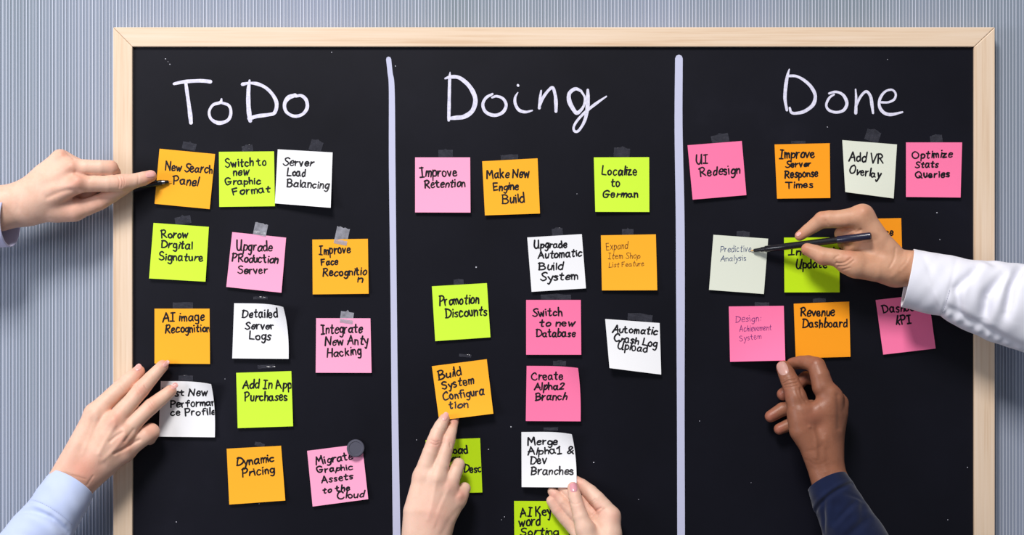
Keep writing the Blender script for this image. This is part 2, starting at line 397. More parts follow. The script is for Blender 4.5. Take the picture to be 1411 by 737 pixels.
class Sheet:
    """a paper square fixed at its top edge; cors = TL TR BR BL, lift = distance of the bottom corners from the board"""
    def __init__(s, cors, lift=(4, 5), curl=0.0, top=0.9, bow=0.0):
        s.c = np.array(cors, float); s.lift = lift; s.curl = curl; s.top = top; s.bow = bow
    def xyd(s, u, v):
        TL, TR, BR, BL = s.c
        p = (TL * (1 - u) + TR * u) * (1 - v) + (BL * (1 - u) + BR * u) * v
        d = s.top + (s.lift[0] * (1 - u) + s.lift[1] * u) * (0.25 * v + 0.75 * v ** 2.2)
        d += s.bow * math.sin(math.pi * u) * (v)
        if s.curl:
            t = max(0.0, u + (1 - v) * 0.75 - 1.05) / 0.7
            d += s.curl * t ** 2
            k = s.curl * 0.42 * t ** 2.2
            p = p + np.array([-k, k * 0.55])
        return p[0], p[1], d
    def world(s, u, v, off=0.0):
        x, y, d = s.xyd(u, v); return P(x, y, d + off)
    def uv(s, x, y):
        u = v = 0.5
        for _ in range(4):
            q = np.array(s.xyd(u, v)[:2]); e = 1e-3
            du = (np.array(s.xyd(u + e, v)[:2]) - q) / e; dv = (np.array(s.xyd(u, v + e)[:2]) - q) / e
            r = np.linalg.solve(np.stack([du, dv], 1), np.array([x, y]) - q)
            u += r[0]; v += r[1]
        return u, v

def make_note(sheet, m, label, lines, ink, pen, region, parent_group=None):
    N = 18
    V = [sheet.world(i / N, j / N) for j in range(N + 1) for i in range(N + 1)]
    F = [(j * (N + 1) + i, (j + 1) * (N + 1) + i, (j + 1) * (N + 1) + i + 1, j * (N + 1) + i + 1) for j in range(N) for i in range(N)]
    root = empty('sticky_note', label, 'sticky note', 'sticky notes on the board')
    root.location = sheet.world(0.5, 0.0)
    o = mesh_obj('paper', V, F, m, root, smooth=True)
    o.matrix_parent_inverse = root.matrix_basis.inverted()
    so = o.modifiers.new('solidify', 'SOLIDIFY'); so.thickness = 0.00022; so.offset = -1
    es = o.modifiers.new('split', 'EDGE_SPLIT'); es.split_angle = math.radians(30)
    ox, oy, sc = region
    r = random.Random(label)
    for (txt, x0, y0, x1, y1, cap) in lines:
        x0 = ox + x0 / sc; y0 = oy + y0 / sc; x1 = ox + x1 / sc; y1 = oy + y1 / sc; cap = cap / sc
        gl = []; adv = 0
        for ch in txt:
            if ch == ' ': adv += 3.2; continue
            st, w = glyph(ch); gl.append((st, adv, w)); adv += w + 1.5
        tot = adv - 1.5
        L = math.hypot(x1 - x0, y1 - y0); ex = np.array([(x1 - x0) / L, (y1 - y0) / L]); ey = np.array([ex[1], -ex[0]])
        sx = L / tot; sy = cap / 10
        Vs = []; Fs = []; Zs = []
        for st, a, w in gl:
            jy = r.uniform(-.35, .35); rot = r.uniform(-.10, .10); gs = r.uniform(.88, 1.1); sl = r.uniform(-.05, .16)
            for si, s_ in enumerate(st):
                pts = []
                for (px, py) in s_:
                    qx = px + py * sl + rot * py * -1; qy = py * gs + rot * (px - w / 2) + jy
                    qx += r.uniform(-.3, .3); qy += r.uniform(-.35, .35)
                    q = np.array([x0, y0]) + ex * (a + qx) * sx + ey * qy * sy
                    pts.append((q[0], q[1]))
                c = catmull(pts, 0.75)
                hw = pen / 2 * r.uniform(.88, 1.1)
                w_ = hw * (1 - 0.18 * np.linspace(0, 1, len(c)) ** 3)
                n0 = len(Vs)
                ribbon(c, w_, Vs, Fs)
                Zs += [0.1 + 0.05 * si + 0.045 * min(1, q / (2 * len(c))) for q in range(len(Vs) - n0)]
        out = []
        for q, zo in zip(Vs, Zs):
            u, v = sheet.uv(q[0], q[1])
            u = min(.995, max(.005, u)); v = min(.995, max(.005, v))
            out.append(sheet.world(u, v, zo))
        h = mesh_obj('handwriting_line', out, Fs, ink, root)
        h.matrix_parent_inverse = root.matrix_basis.inverted()
    return root

R4 = (200, 190, 5.04); R5 = (190, 290, 4.276); R6 = (190, 410, 4.276); R7 = (190, 500, 4.276); R8 = (290, 600, 5.879)
D1 = (560, 190, 3.919); D2 = (580, 310, 3.509); D3 = (580, 490, 3.508); RK = (690, 580, 4.695)
N1 = (940, 180, 3.5275); N2 = (960, 290, 3.35)
K, TH = 2.3, 0.85
NOTES = [
 ('o', [(219.8,204.9),(296.4,212.2),(288.9,288),(212.9,280.7)], (5,3), 0, R4, K, 'orange sticky note reading New Search Panel, at the pen tip of the upper left hand',
  [('New Search',140,224,465,247,60),('Panel',193,320,365,333,62)]),
 ('g', [(301.6,209.2),(377.6,208.5),(378.8,284),(302.2,285)], (3,3), 0, R4, K, 'lime green sticky note reading Switch to new Graphic Format',
  [('Switch to',558,205,838,188,56),('new',612,262,718,258,56),('Graphic',555,325,800,318,46),('Format',608,398,865,377,50)]),
 ('w', [(382.7,205.7),(458.3,210),(455.6,286.2),(378.8,280.1)], (6,14), 0, R4, K, 'white sticky note reading Server Load Balancing, tilted, in the top row',
  [('Server',958,190,1165,198,50),('Load',985,262,1110,268,52),('Balancing',985,338,1270,352,54)]),
 ('g', [(211.5,307.1),(287.8,312.5),(283.1,388),(205.4,383.5)], (5,4), 0, R5, K, 'lime green sticky note with the words Digital Signature, under the New Search Panel note',
  [('Rorow',138,160,290,162,48),('Drgital',135,218,318,228,45),('Signature',125,292,382,298,45)]),
 ('p', [(320,319.7),(394.2,327.4),(387.8,403.2),(311.8,395.2)], (4,5), 0, R5, K, 'light pink sticky note reading Upgrade PRoduction Server, tilted clockwise',
  [('Upgrade',580,232,790,240,56),('PRoduction',553,298,822,312,46),('Server',590,370,760,370,42)]),
 ('o', [(430.4,330),(506.9,329),(508,404.6),(430.9,405.5)], (3,4), 0, R5, K, 'orange sticky note reading Improve Face Recognition, under grey tape',
  [('Improve',1068,260,1252,248,50),('Face',1080,322,1178,318,40),('Recognitio',1088,385,1345,380,45),('n',1290,422,1322,426,52)]),
 ('o', [(212.9,425.2),(288.7,425.2),(289.4,501.4),(212.9,500.7)], (4,3), 0, R6, K, 'orange sticky note reading AI image Recognition, touched by a fingertip at its lower left corner',
  [('AI image',148,140,392,135,50),('Recognition',160,208,424,200,46)]),
 ('w', [(322.6,417.7),(398.5,418.5),(397.7,494.4),(320,493.7)], (6,7), 20, R6, K, 'white sticky note reading Detailed Server Logs with a curled top right corner',
  [('Detailed',612,118,822,116,48),('Server',632,185,800,185,42),('Logs',655,244,780,250,44)]),
 ('p', [(435.6,438.3),(510.4,438.5),(512,513.6),(435,513.4)], (4,4), 0, R6, K, 'light pink sticky note reading Integrate New Anty Hacking',
  [('Integrate',1080,214,1320,205,52),('New Anty',1102,280,1358,275,50),('Hacking',1115,350,1315,334,48)]),
 ('w', [(221.6,525),(298,525.5),(296,602.4),(218.5,601.5)], (4,5), 17, R7, K, 'white sticky note ending in New Performance Profile, half under fingertips at the left',
  [('Test New',140,195,408,192,40),('Performan',192,262,455,250,42),('ce Profile',192,310,456,305,40)]),
 ('g', [(325.4,513.6),(401.4,511.2),(403.8,587.2),(327.5,589.8)], (4,4), 0, R7, K, 'lime green sticky note reading Add In App Purchases',
  [('Add In App',618,152,905,148,50),('Purchases',628,225,880,220,50)]),
 ('o', [(312.3,618.2),(387.3,614.1),(393.1,689.5),(315.9,695.1)], (4,5), 0, R8, K, 'orange sticky note reading Dynamic Pricing',
  [('Dynamic',208,248,515,212,66),('Pricing',258,335,515,302,62)]),
 ('p', [(423.2,621.1),(498.9,611.4),(507.4,687.6),(430.8,697.8)], (4,6), 0, R8, K, 'light pink sticky note reading Migrate Graphic Assets to the Cloud, pinned by a magnet',
  [('Migrate',855,238,1155,190,58),('Graphic',862,302,1150,275,46),('Assets',900,385,1152,350,52),('to the',910,470,1130,440,45),('Cloud',1030,512,1240,500,54)]),
 ('p', [(572,216.8),(647.8,216.8),(648.3,292.8),(572,292.6)], (4,5), 0, D1, K, 'light pink sticky note reading Improve Retention',
  [('Improve',75,210,272,205,50),('Retention',98,272,315,262,42)]),
 ('o', [(664.4,222.2),(740.7,218.1),(744,294.1),(668.2,296.7)], (5,4), 0, D1, K, 'orange sticky note reading Make New Engine Build',
  [('Make New',435,218,662,212,46),('Engine',470,285,605,278,38),('Build',518,355,635,345,48)]),
 ('g', [(818.2,216.8),(894.5,216.5),(894.8,292),(820.3,291.8)], (5,3), 0, D1, K, 'lime green sticky note reading Localize to German, alone at the column\'s right',
  [('Localize',1055,200,1243,200,45),('to',1105,262,1152,262,44),('German',1058,320,1250,322,38)]),
 ('g', [(595.1,394.4),(670.9,390),(675.8,464.7),(599.7,469.9)], (4,3), 0, D2, K, 'lime green sticky note reading Promotion Discounts',
  [('Promotion',88,390,278,378,44),('Discounts',118,447,318,436,42)]),
 ('w', [(726.5,327.1),(801.7,322.5),(807.4,397.2),(732.5,402)], (4,4), 0, D2, K, 'white sticky note reading Upgrade Automatic Build System',
  [('Upgrade',548,112,705,108,34),('Automatic',568,163,778,150,35),('Build',570,218,685,215,35),('System',578,270,758,262,36)]),
 ('o', [(828,324.2),(903.7,322.8),(905.7,399.8),(829.4,400)], (4,6), 0, D2, TH, 'orange sticky note with three faint thin brown lines, reading Expand Item Shop',
  [('Expand',896,122,998,115,36),('Item Shop',905,165,1058,160,28),('List Feature',908,205,1078,197,25)]),
 ('P', [(725,413.2),(800.3,413.2),(800.9,488.7),(725,488.7)], (4,5), 0, D2, K, 'pink sticky note reading Switch to new Database',
  [('Switch',540,442,682,438,38),('to new',575,490,740,487,34),('Database',557,540,745,540,36)]),
 ('w', [(833.9,439.4),(908.9,445),(911.1,516),(839.9,507)], (12,6), 0, D2, K, 'white sticky note reading Automatic Crash Log Upload, bottom edge lifted',
  [('Automatic',925,518,1142,530,36),('Crash Log',932,560,1138,590,34),('Upload',950,598,1092,614,36)]),
 ('o', [(595.1,504.5),(670.7,494.8),(679.8,569.8),(605.1,579.2)], (15,13), 0, D3, K, 'orange sticky note reading Build System Configuration, held by two fingers',
  [('Build',85,115,195,95,42),('System',105,162,255,135,38),('Configura',110,217,305,187,38),('tion',135,255,228,250,34)]),
 ('P', [(725.7,504),(801,504.5),(800,580.4),(724.5,580)], (5,6), 11, D3, K, 'pink sticky note reading Create Alpha2 Branch',
  [('Create',535,118,685,115,38),('Alpha2',550,165,690,162,34),('Branch',553,215,702,213,36)]),
 ('w', [(718.5,595.2),(795,594.5),(794.4,671.6),(718.8,671)], (9,21), 17, D3, K, 'white sticky note reading Merge Alpha1 and Dev Branches, pinched by a thumb',
  [('Merge',517,430,660,430,34),('Alpha1 &',517,478,735,472,34),('Dev',528,525,605,518,36),('Branches',532,575,735,572,38)]),
 ('G', [(586.3,606.3),(661.5,603.5),(664.7,678.4),(589.5,680)], (3,3), 0, D3, K, 'lime green sticky note ending in oad and Desc, mostly behind a hand',
  [('Upload',90,475,226,470,36),('new',130,514,190,512,36),('Item Desc',105,566,292,562,36)]),
 ('G', [(708.3,690.1),(783.5,690.5),(784,766),(709,766)], (3,3), 0, RK, K, 'lime green sticky note reading AI Key word Sorting, cut by the bottom edge',
  [('AI Key',128,620,328,610,60),('word',118,682,255,672,66),('Sorting',128,740,370,738,50)]),
 ('P', [(947.4,200.1),(1022.2,194.2),(1028.5,268.7),(954.5,275)], (5,4), 0, N1, K, 'pink sticky note reading UI Redesign',
  [('UI',68,162,122,160,45),('Redesign',88,222,280,208,44)]),
 ('O', [(1067.3,199),(1143.3,197.3),(1144.1,272.7),(1070.7,273.6)], (4,4), 0, N1, K, 'deep orange sticky note reading Improve Server Response Times',
  [('Improve',472,135,642,130,44),('Server',502,180,625,172,30),('Response',498,230,660,222,36),('Times',503,280,635,275,32)]),
 ('W', [(1160.6,193),(1236,199),(1231.4,273.3),(1164.8,264.5)], (12,5), 0, N1, K, 'cream grey sticky note reading Add VR Overlay, lower edge bent up',
  [('Add VR',812,145,975,160,44),('Overlay',812,206,960,230,38)]),
 ('P', [(1248.4,196.2),(1325.8,196.2),(1323.6,272.1),(1248.4,271.3)], (4,4), 0, N1, K, 'pink sticky note reading Optimize Stats Queries',
  [('Optimize',1120,135,1312,128,36),('Stats',1132,180,1242,178,32),('Queries',1135,228,1298,225,32)]),
 ('W', [(983,323.4),(1058.5,328.8),(1052.5,405),(977,399.3)], (4,4), 0, N2, TH, 'cream grey sticky note with thin blue writing Predictive Analysis, at a pen tip',
  [('Predictive',108,192,250,190,30),('Analysis',110,234,228,231,26)]),
 ('G', [(1080.3,327.3),(1156.4,327),(1157,402.8),(1080.9,402.8)], (4,4), 0, N2, K, 'lime green sticky note behind the writing hand, second line starting Upda',
  [('Instant',425,205,640,200,32),('Update',458,268,600,262,38)]),
 ('O', [(1166,302),(1241.8,300.4),(1243.8,376),(1167.5,378)], (3,3), 0, N2, K, 'orange sticky note mostly hidden behind the right writing hand',
  [('Finance',770,122,905,115,30)]),
 ('P', [(1004.2,422.2),(1080,421.3),(1082,496.5),(1006,498.4)], (5,23), 0, N2, TH, 'pink sticky note with thin purple writing, its lower right corner pinched',
  [('Design:',178,515,295,510,30),('Achievement',198,560,345,552,28),('System',198,602,298,592,26)]),
 ('O', [(1093.7,418.4),(1170.1,415.4),(1171.9,491.5),(1096.4,493.6)], (4,4), 0, N2, K, 'deep orange sticky note reading Revenue Dashboard',
  [('Revenue',480,488,635,485,40),('Dashboard',488,540,693,538,38)]),
 ('P', [(1206.6,413.3),(1279,405),(1289.3,480.1),(1217,488.5)], (4,4), 0, N2, K, 'pink sticky note reading Dashboard KPI, tilted, under the white sleeve',
  [('Dashboard',860,474,1075,455,38),('kPI',920,527,990,520,40)]),
]
for (c, cor, lift, curl, reg, pen, lab, lines) in NOTES:
    ink = M_ink
    if pen == TH: ink = {'o': M_brown, 'W': M_blue, 'P': M_purple}[c]
    make_note(Sheet(cor, lift, curl), PAPER[c], lab, lines, ink, pen, reg)

# ------------------------------------------------------------ tape tabs
def make_tape(cx, cy, w, h, rot, light, label, jag=0):
    r = random.Random(label)
    n, mrows = 8, 6
    ca, sa = math.cos(math.radians(rot)), math.sin(math.radians(rot))
    V = []; F = []
    for j in range(mrows + 1):
        for i in range(n + 1):
            u = i / n - .5; v = j / mrows - .5
            x = u * w; y = v * h
            if j == 0: y += r.uniform(-.03, .05) * h + jag * abs(u) * h * 1.5
            z = 0.32 + (0 if light else r.uniform(0, 0.45)) * (1 if j < mrows else 0)
            if light: z = 0.35 + 0.95 * smooth(0.1, .35, v) + r.uniform(0, .12)
            V.append(P(cx + x * ca - y * sa, cy + x * sa + y * ca, z))
    for j in range(mrows):
        for i in range(n):
            a = j * (n + 1) + i; F.append((a, a + n + 1, a + n + 2, a + 1))
    o = mesh_obj('tape_tab', V, F, M_tape_light if light else M_tape_dim)
    so = o.modifiers.new('solidify', 'SOLIDIFY'); so.thickness = 0.00006; so.offset = 1
    tag(o, label, 'tape', 'tape tabs on the board')
TAPES = [
 (261,200.5,19,12,12,0,'New Search Panel note',.6),(341,204,15,11,-10,0,'Switch to new Graphic Format note',.4),(436,200,17,18,18,0,'Server Load Balancing note',.3),
 (252,302.5,22,13,-10,0,'Digital Signature note',1.0),(359,316,18,17,12,1,'PRoduction Server note',0),(471,325,18,24,12,1,'Face Recognition note',0),
 (252,421,28,9,0,0,'AI image Recognition note',0),(359,410.5,20,4,0,0,'Detailed Server Logs note',0),(478,436,18,19,8,1,'Anty Hacking note',.9),
 (256,520.5,20,9,0,0,'Performance Profile note',.5),(367,505,24,5,-3,0,'Add In App Purchases note',0),(358,612,14,6,15,0,'Dynamic Pricing note',.3),
 (614,210.5,20,12,0,0,'Improve Retention note',.8),(702,216,24,8,-3,0,'Make New Engine Build note',.5),(857,209,22,15,5,0,'Localize to German note',.4),
 (632,388,14,9,-3,0,'Promotion Discounts note',.4),(768,319,15,13,-5,0,'Automatic Build System note',.3),(865,319,16,10,0,0,'faintly written orange note',.8),
 (766,409,42,9,0,0,'Switch to new Database note',.3),(882,436.5,34,11,5,0,'Automatic Crash Log Upload note',.4),(641,490,17,4,5,0,'Build System Configuration note',0),
 (771,500,18,8,0,0,'Create Alpha2 Branch note',.4),(759,591,20,4.5,0,0,'Merge Alpha1 and Dev Branches note',0),(992,190,24,14,-12,0,'UI Redesign note',.5),
 (1100,196,20,4,0,0,'Server Response Times note',0),(1203,186,20,18,18,0,'Add VR Overlay note',.3),(1290,191,17,13,-8,0,'Optimize Stats Queries note',.3),
 (1024,322,18,9,4,0,'Predictive Analysis note',.3),(1050,419.5,20,6,0,0,'purple written pink note',0),(1129,413.5,18,6,-2,0,'Revenue Dashboard note',.2),
]
for (x, y, w, h, rot, li, lab, jag) in TAPES:
    make_tape(x, y, w, h, rot, li, ('milky clear tape tab holding the top of the ' if li else 'small crumpled clear tape scrap above the ') + lab, jag)

# ------------------------------------------------------------ round things: magnet and pens
def lathe(name, prof, A, B, m, parent=None, seg=28):
    """prof: (distance along A->B in mm, radius in mm)"""
    A = Vector(A); B = Vector(B); ax = (B - A).normalized()
    e1 = ax.orthogonal().normalized(); e2 = ax.cross(e1)
    V = []; F = []
    for (t, r) in prof:
        for k in range(seg):
            a = 2 * math.pi * k / seg
            V.append(A + ax * (t / 1000) + (e1 * math.cos(a) + e2 * math.sin(a)) * (r / 1000))
    for i in range(len(prof) - 1):
        for k in range(seg):
            F.append((i * seg + k, i * seg + (k + 1) % seg, (i + 1) * seg + (k + 1) % seg, (i + 1) * seg + k))
    F.append(list(range(seg))[::-1]); F.append([(len(prof) - 1) * seg + k for k in range(seg)])
    o = mesh_obj(name, V, F, m, parent, smooth=True)
    es = o.modifiers.new('split', 'EDGE_SPLIT'); es.split_angle = math.radians(35)
    return o
mg = lathe('magnet', [(0, 11.6), (.4, 12.1), (5.6, 12.1), (6.6, 11.2), (6.7, 9.4), (6.0, 8.6), (6.0, 0.1)], P(490, 617.5, 1.6), P(490, 617.5, 12), M_magnet, seg=48)
tag(mg, 'round dark grey magnet on the corner of the Migrate Graphic Assets note', 'magnet')

pen = empty('pen', 'long black pen with navy cap end held by the hand in the white sleeve', 'pen')
A_ = P(1034.5, 345.6, 2.6); B_ = P(1188.5, 326.3, 67)
lathe('nib', [(0, .45), (2.5, .8), (5, 1.3), (5.1, .2)], A_, B_, M_nib, pen)
lathe('tip_cone', [(4, 1.6), (5, 2.4), (14, 2.7), (14.5, 3.3), (20, 3.5), (20.5, 3.0)], A_, B_, M_pen, pen)
lathe('barrel', [(20, 3.9), (21, 4.5), (50, 4.7), (121, 4.6), (121.2, 4.0)], A_, B_, M_pen, pen)
lathe('end_cap', [(120, 5.0), (120.6, 5.2), (140, 5.2), (162, 5.0), (164.5, 4.6), (165, 3.6), (164.2, .1)], A_, B_, M_cap, pen)
pen = empty('pen', 'black pen with silver collar held under the pointing index finger', 'pen')
A_ = P(236.5, 249.6, 5.2); B_ = P(150, 262, 15)
lathe('nib', [(0, .3), (2.5, .7), (5, 1.1), (5.1, .2)], A_, B_, M_nib, pen)
lathe('tip_cone', [(4, 1.7), (6, 2.3), (9, 2.7), (9.4, 2.4)], A_, B_, M_pen, pen)
lathe('silver_collar', [(9, 2.7), (9.3, 3.2), (13, 3.5), (13.2, 3.0)], A_, B_, M_metal, pen)
lathe('barrel', [(13, 3.7), (14, 4.0), (80, 4.5), (108, 4.4), (109, 3), (109, .1)], A_, B_, M_pen, pen)

# ------------------------------------------------------------ bodies: signed distance fields turned into one continuous skin
def to_mm(x, y, d):
    s = (DIST - d) / DIST
    return np.array([(x - 705.5) * s, -d, (368.5 - y) * s])

def smin(a, b, k):
    h = np.maximum(k - np.abs(a - b), 0) / k
    return np.minimum(a, b) - h * h * k * 0.25

class Field:
    def __init__(s, chains, step):
        pts = np.array([to_mm(*q[:3]) for c in chains for q in c]); rr = max(q[3] for c in chains for q in c)
        s.h = step
        s.lo = pts.min(0) - rr - 4; hi = pts.max(0) + rr + 4
        s.n = np.ceil((hi - s.lo) / step).astype(int) + 1
        s.ax = [s.lo[i] + np.arange(s.n[i]) * step for i in range(3)]
    def blank(s): return np.full(s.n, 24.0, np.float32)
    def chain(s, f, ch, k):
        """smooth-union a chain of tapered segments into f"""
        g = s.blank()
        for a, b in zip(ch[:-1], ch[1:]):
            pa = to_mm(*a[:3]); pb = to_mm(*b[:3]); ra, rb = a[3], b[3]
            m = max(ra, rb) + 18
            lo = np.clip(((np.minimum(pa, pb) - m - s.lo) / s.h).astype(int), 0, s.n); hi = np.clip(((np.maximum(pa, pb) + m - s.lo) / s.h).astype(int) + 2, 0, s.n)
            sl = tuple(slice(lo[i], hi[i]) for i in range(3))
            X = s.ax[0][sl[0]][:, None, None] - pa[0]; Y = s.ax[1][sl[1]][None, :, None] - pa[1]; Z = s.ax[2][sl[2]][None, None, :] - pa[2]
            ba = pb - pa; L = max(float(ba @ ba), 1e-6)
            t = np.clip((X * ba[0] + Y * ba[1] + Z * ba[2]) / L, 0, 1)
            dist = np.sqrt((X - t * ba[0]) ** 2 + (Y - t * ba[1]) ** 2 + (Z - t * ba[2]) ** 2) - (ra + (rb - ra) * t)
            g[sl] = smin(g[sl], dist.astype(np.float32), 0.8)
        return smin(f, g, k) if f is not None else g

def surface_nets(f, lo, h):
    ins = f < 0
    n = np.array(f.shape)
    c = np.zeros(n - 1, np.int8)
    offs = [(i, j, k) for i in (0, 1) for j in (0, 1) for k in (0, 1)]
    for o in offs: c += ins[o[0]:n[0] - 1 + o[0], o[1]:n[1] - 1 + o[1], o[2]:n[2] - 1 + o[2]]
    act = np.argwhere((c > 0) & (c < 8))
    idx = np.full(n - 1, -1, np.int64); idx[tuple(act.T)] = np.arange(len(act))
    S = np.zeros((len(act), 3)); C = np.zeros(len(act))
    for ai in range(3):
        o1, o2 = [q for q in range(3) if q != ai]
        for p in (0, 1):
            for q in (0, 1):
                a = act.copy(); a[:, o1] += p; a[:, o2] += q; b = a.copy(); b[:, ai] += 1
                fa = f[tuple(a.T)]; fb = f[tuple(b.T)]; m = (fa < 0) != (fb < 0)
                t = np.where(m, fa / np.where(m, fa - fb, 1), 0)
                pos = a.astype(float); pos[:, ai] += t
                S[m] += pos[m]; C[m] += 1
    V = lo + S / C[:, None] * h
    Fs = []
    for ai in range(3):
        o1, o2 = (ai + 1) % 3, (ai + 2) % 3
        a = [slice(None)] * 3; b = [slice(None)] * 3; a[ai] = slice(0, -1); b[ai] = slice(1, None)
        m = ins[tuple(a)] != ins[tuple(b)]
        e = np.argwhere(m)
        ok = (e[:, o1] > 0) & (e[:, o2] > 0) & (e[:, o1] < n[o1] - 1) & (e[:, o2] < n[o2] - 1)
        e = e[ok]
        fl = ins[tuple(e.T)]
        def cell(d1, d2):
            q = e.copy(); q[:, o1] -= d1; q[:, o2] -= d2; return idx[tuple(q.T)]
        q = np.stack([cell(1, 1), cell(0, 1), cell(0, 0), cell(1, 0)], 1)
        q[~fl] = q[~fl][:, ::-1]
        Fs.append(q)
    return V, np.vstack(Fs)

def seg_dist(px, py, pts):
    d = np.full(px.shape, 1e9)
    for a, b in zip(pts[:-1], pts[1:]):
        ax, ay = a; bx, by = b[0] - a[0], b[1] - a[1]
        L = max(bx * bx + by * by, 1e-9)
        t = np.clip(((px - ax) * bx + (py - ay) * by) / L, 0, 1)
        d = np.minimum(d, np.hypot(px - ax - t * bx, py - ay - t * by))
    return d

def build_hand(root, palm, fingers, skin, relief, flush, nails, kp=11.0, kf=6.0, step=1.1):
    fld = Field(palm + [f[0] if isinstance(f, tuple) else f for f in fingers], step)
    body = None
    for ch in palm: body = fld.chain(body, ch, kp)
    total = body.copy()
    for fi in fingers:
        ch, k = fi if isinstance(fi, tuple) else (fi, kf)
        total = np.minimum(total, fld.chain(body, ch, k))
    total[0], total[-1] = 5, 5; total[:, 0], total[:, -1] = 5, 5; total[:, :, 0], total[:, :, -1] = 5, 5
    V, F = surface_nets(total, fld.lo, step)
    # normals from faces
    def normals(V):
        a, b, c, d = (V[F[:, i]] for i in range(4))
        fn = np.cross(c - a, d - b); N = np.zeros_like(V)
        for i in range(4): np.add.at(N, F[:, i], fn)
        return N / np.maximum(np.linalg.norm(N, axis=1), 1e-9)[:, None]
    # light Laplacian polish
    for _ in range(4):
        S = np.zeros_like(V); C = np.zeros(len(V))
        for i in range(4):
            np.add.at(S, F[:, i], V[F[:, (i + 1) % 4]]); np.add.at(C, F[:, i], 1)
        V = V * .5 + (S / C[:, None]) * .5
    N = normals(V)
    s = (DIST + V[:, 1]) / DIST
    px = V[:, 0] / s + 705.5; py = 368.5 - V[:, 2] / s
    face = np.clip((-N[:, 1] - 0.05) / 0.45, 0, 1)
    disp = np.zeros(len(V))
    for (pts, amp, w) in relief:
        if len(pts) == 1: pts = [pts[0], (pts[0][0] + .01, pts[0][1])]
        disp += 1.35 * amp * np.exp(-(seg_dist(px, py, [tuple(q) for q in catmull(pts, 2.0)]) / w) ** 2)
    V = V + N * (disp * face)[:, None]
    fl = np.zeros(len(V))
    for (x, y, r, a) in flush: fl += a * np.exp(-((px - x) ** 2 + (py - y) ** 2) / r ** 2)
    W = V / 1000.0; W[:, 2] += ZC
    me = bpy.data.meshes.new('hand')
    me.vertices.add(len(W)); me.vertices.foreach_set('co', W.ravel())
    me.loops.add(F.size); me.loops.foreach_set('vertex_index', F.ravel())
    me.polygons.add(len(F)); me.polygons.foreach_set('loop_start', np.arange(0, F.size, 4)); me.polygons.foreach_set('loop_total', np.full(len(F), 4))
    me.polygons.foreach_set('use_smooth', np.ones(len(F), bool))
    me.update(calc_edges=True); me.validate()
    at = me.attributes.new('flush', 'FLOAT', 'POINT'); at.data.foreach_set('value', np.clip(fl, 0, 1).astype(np.float32))
    me.materials.append(skin)
    o = bpy.data.objects.new('hand', me); COL.objects.link(o); o.parent = root
    # nails: curved shells laid on the skin
    front = N[:, 1] < -0.05
    fx, fy, fd = px[front], py[front], -V[front, 1]
    for (x, y, ang, hl, hw, m) in nails:
        ca, sa = math.cos(math.radians(ang)), -math.sin(math.radians(ang))
        G = 10; vs = []; keep = {}
        near = (np.abs(fx - x) < hl + 6) & (np.abs(fy - y) < hl + 6)
        nx, ny, nd = fx[near], fy[near], fd[near]
        def depth(qx, qy):
            w = (nx - qx) ** 2 + (ny - qy) ** 2
            top = nd[np.argsort(w)[:24]].max() - 3.5
            w = w + np.where(nd < top, 1e6, 0)
            j = np.argsort(w)[:6]
            return float(np.average(nd[j], weights=1 / (w[j] + .3)))
        for j in range(G + 1):
            for i in range(G + 1):
                u = i / G * 2 - 1; v = j / G * 2 - 1
                # rounded rectangle outline: squash the square
                uu = u * math.sqrt(1 - v * v * 0.32); vv = v * math.sqrt(1 - u * u * 0.42)
                qx = x + ca * uu * hl - sa * vv * hw; qy = y + sa * uu * hl + ca * vv * hw
                edge = max(abs(u), abs(v))
                vs.append(P(qx, qy, depth(qx, qy) + (0.6 if edge < .95 else 0.1)))
        fs = [(j * (G + 1) + i, j * (G + 1) + i + 1, (j + 1) * (G + 1) + i + 1, (j + 1) * (G + 1) + i) for j in range(G) for i in range(G)]
        nl = mesh_obj('fingernail', vs, fs, m, o, smooth=True)
    return o

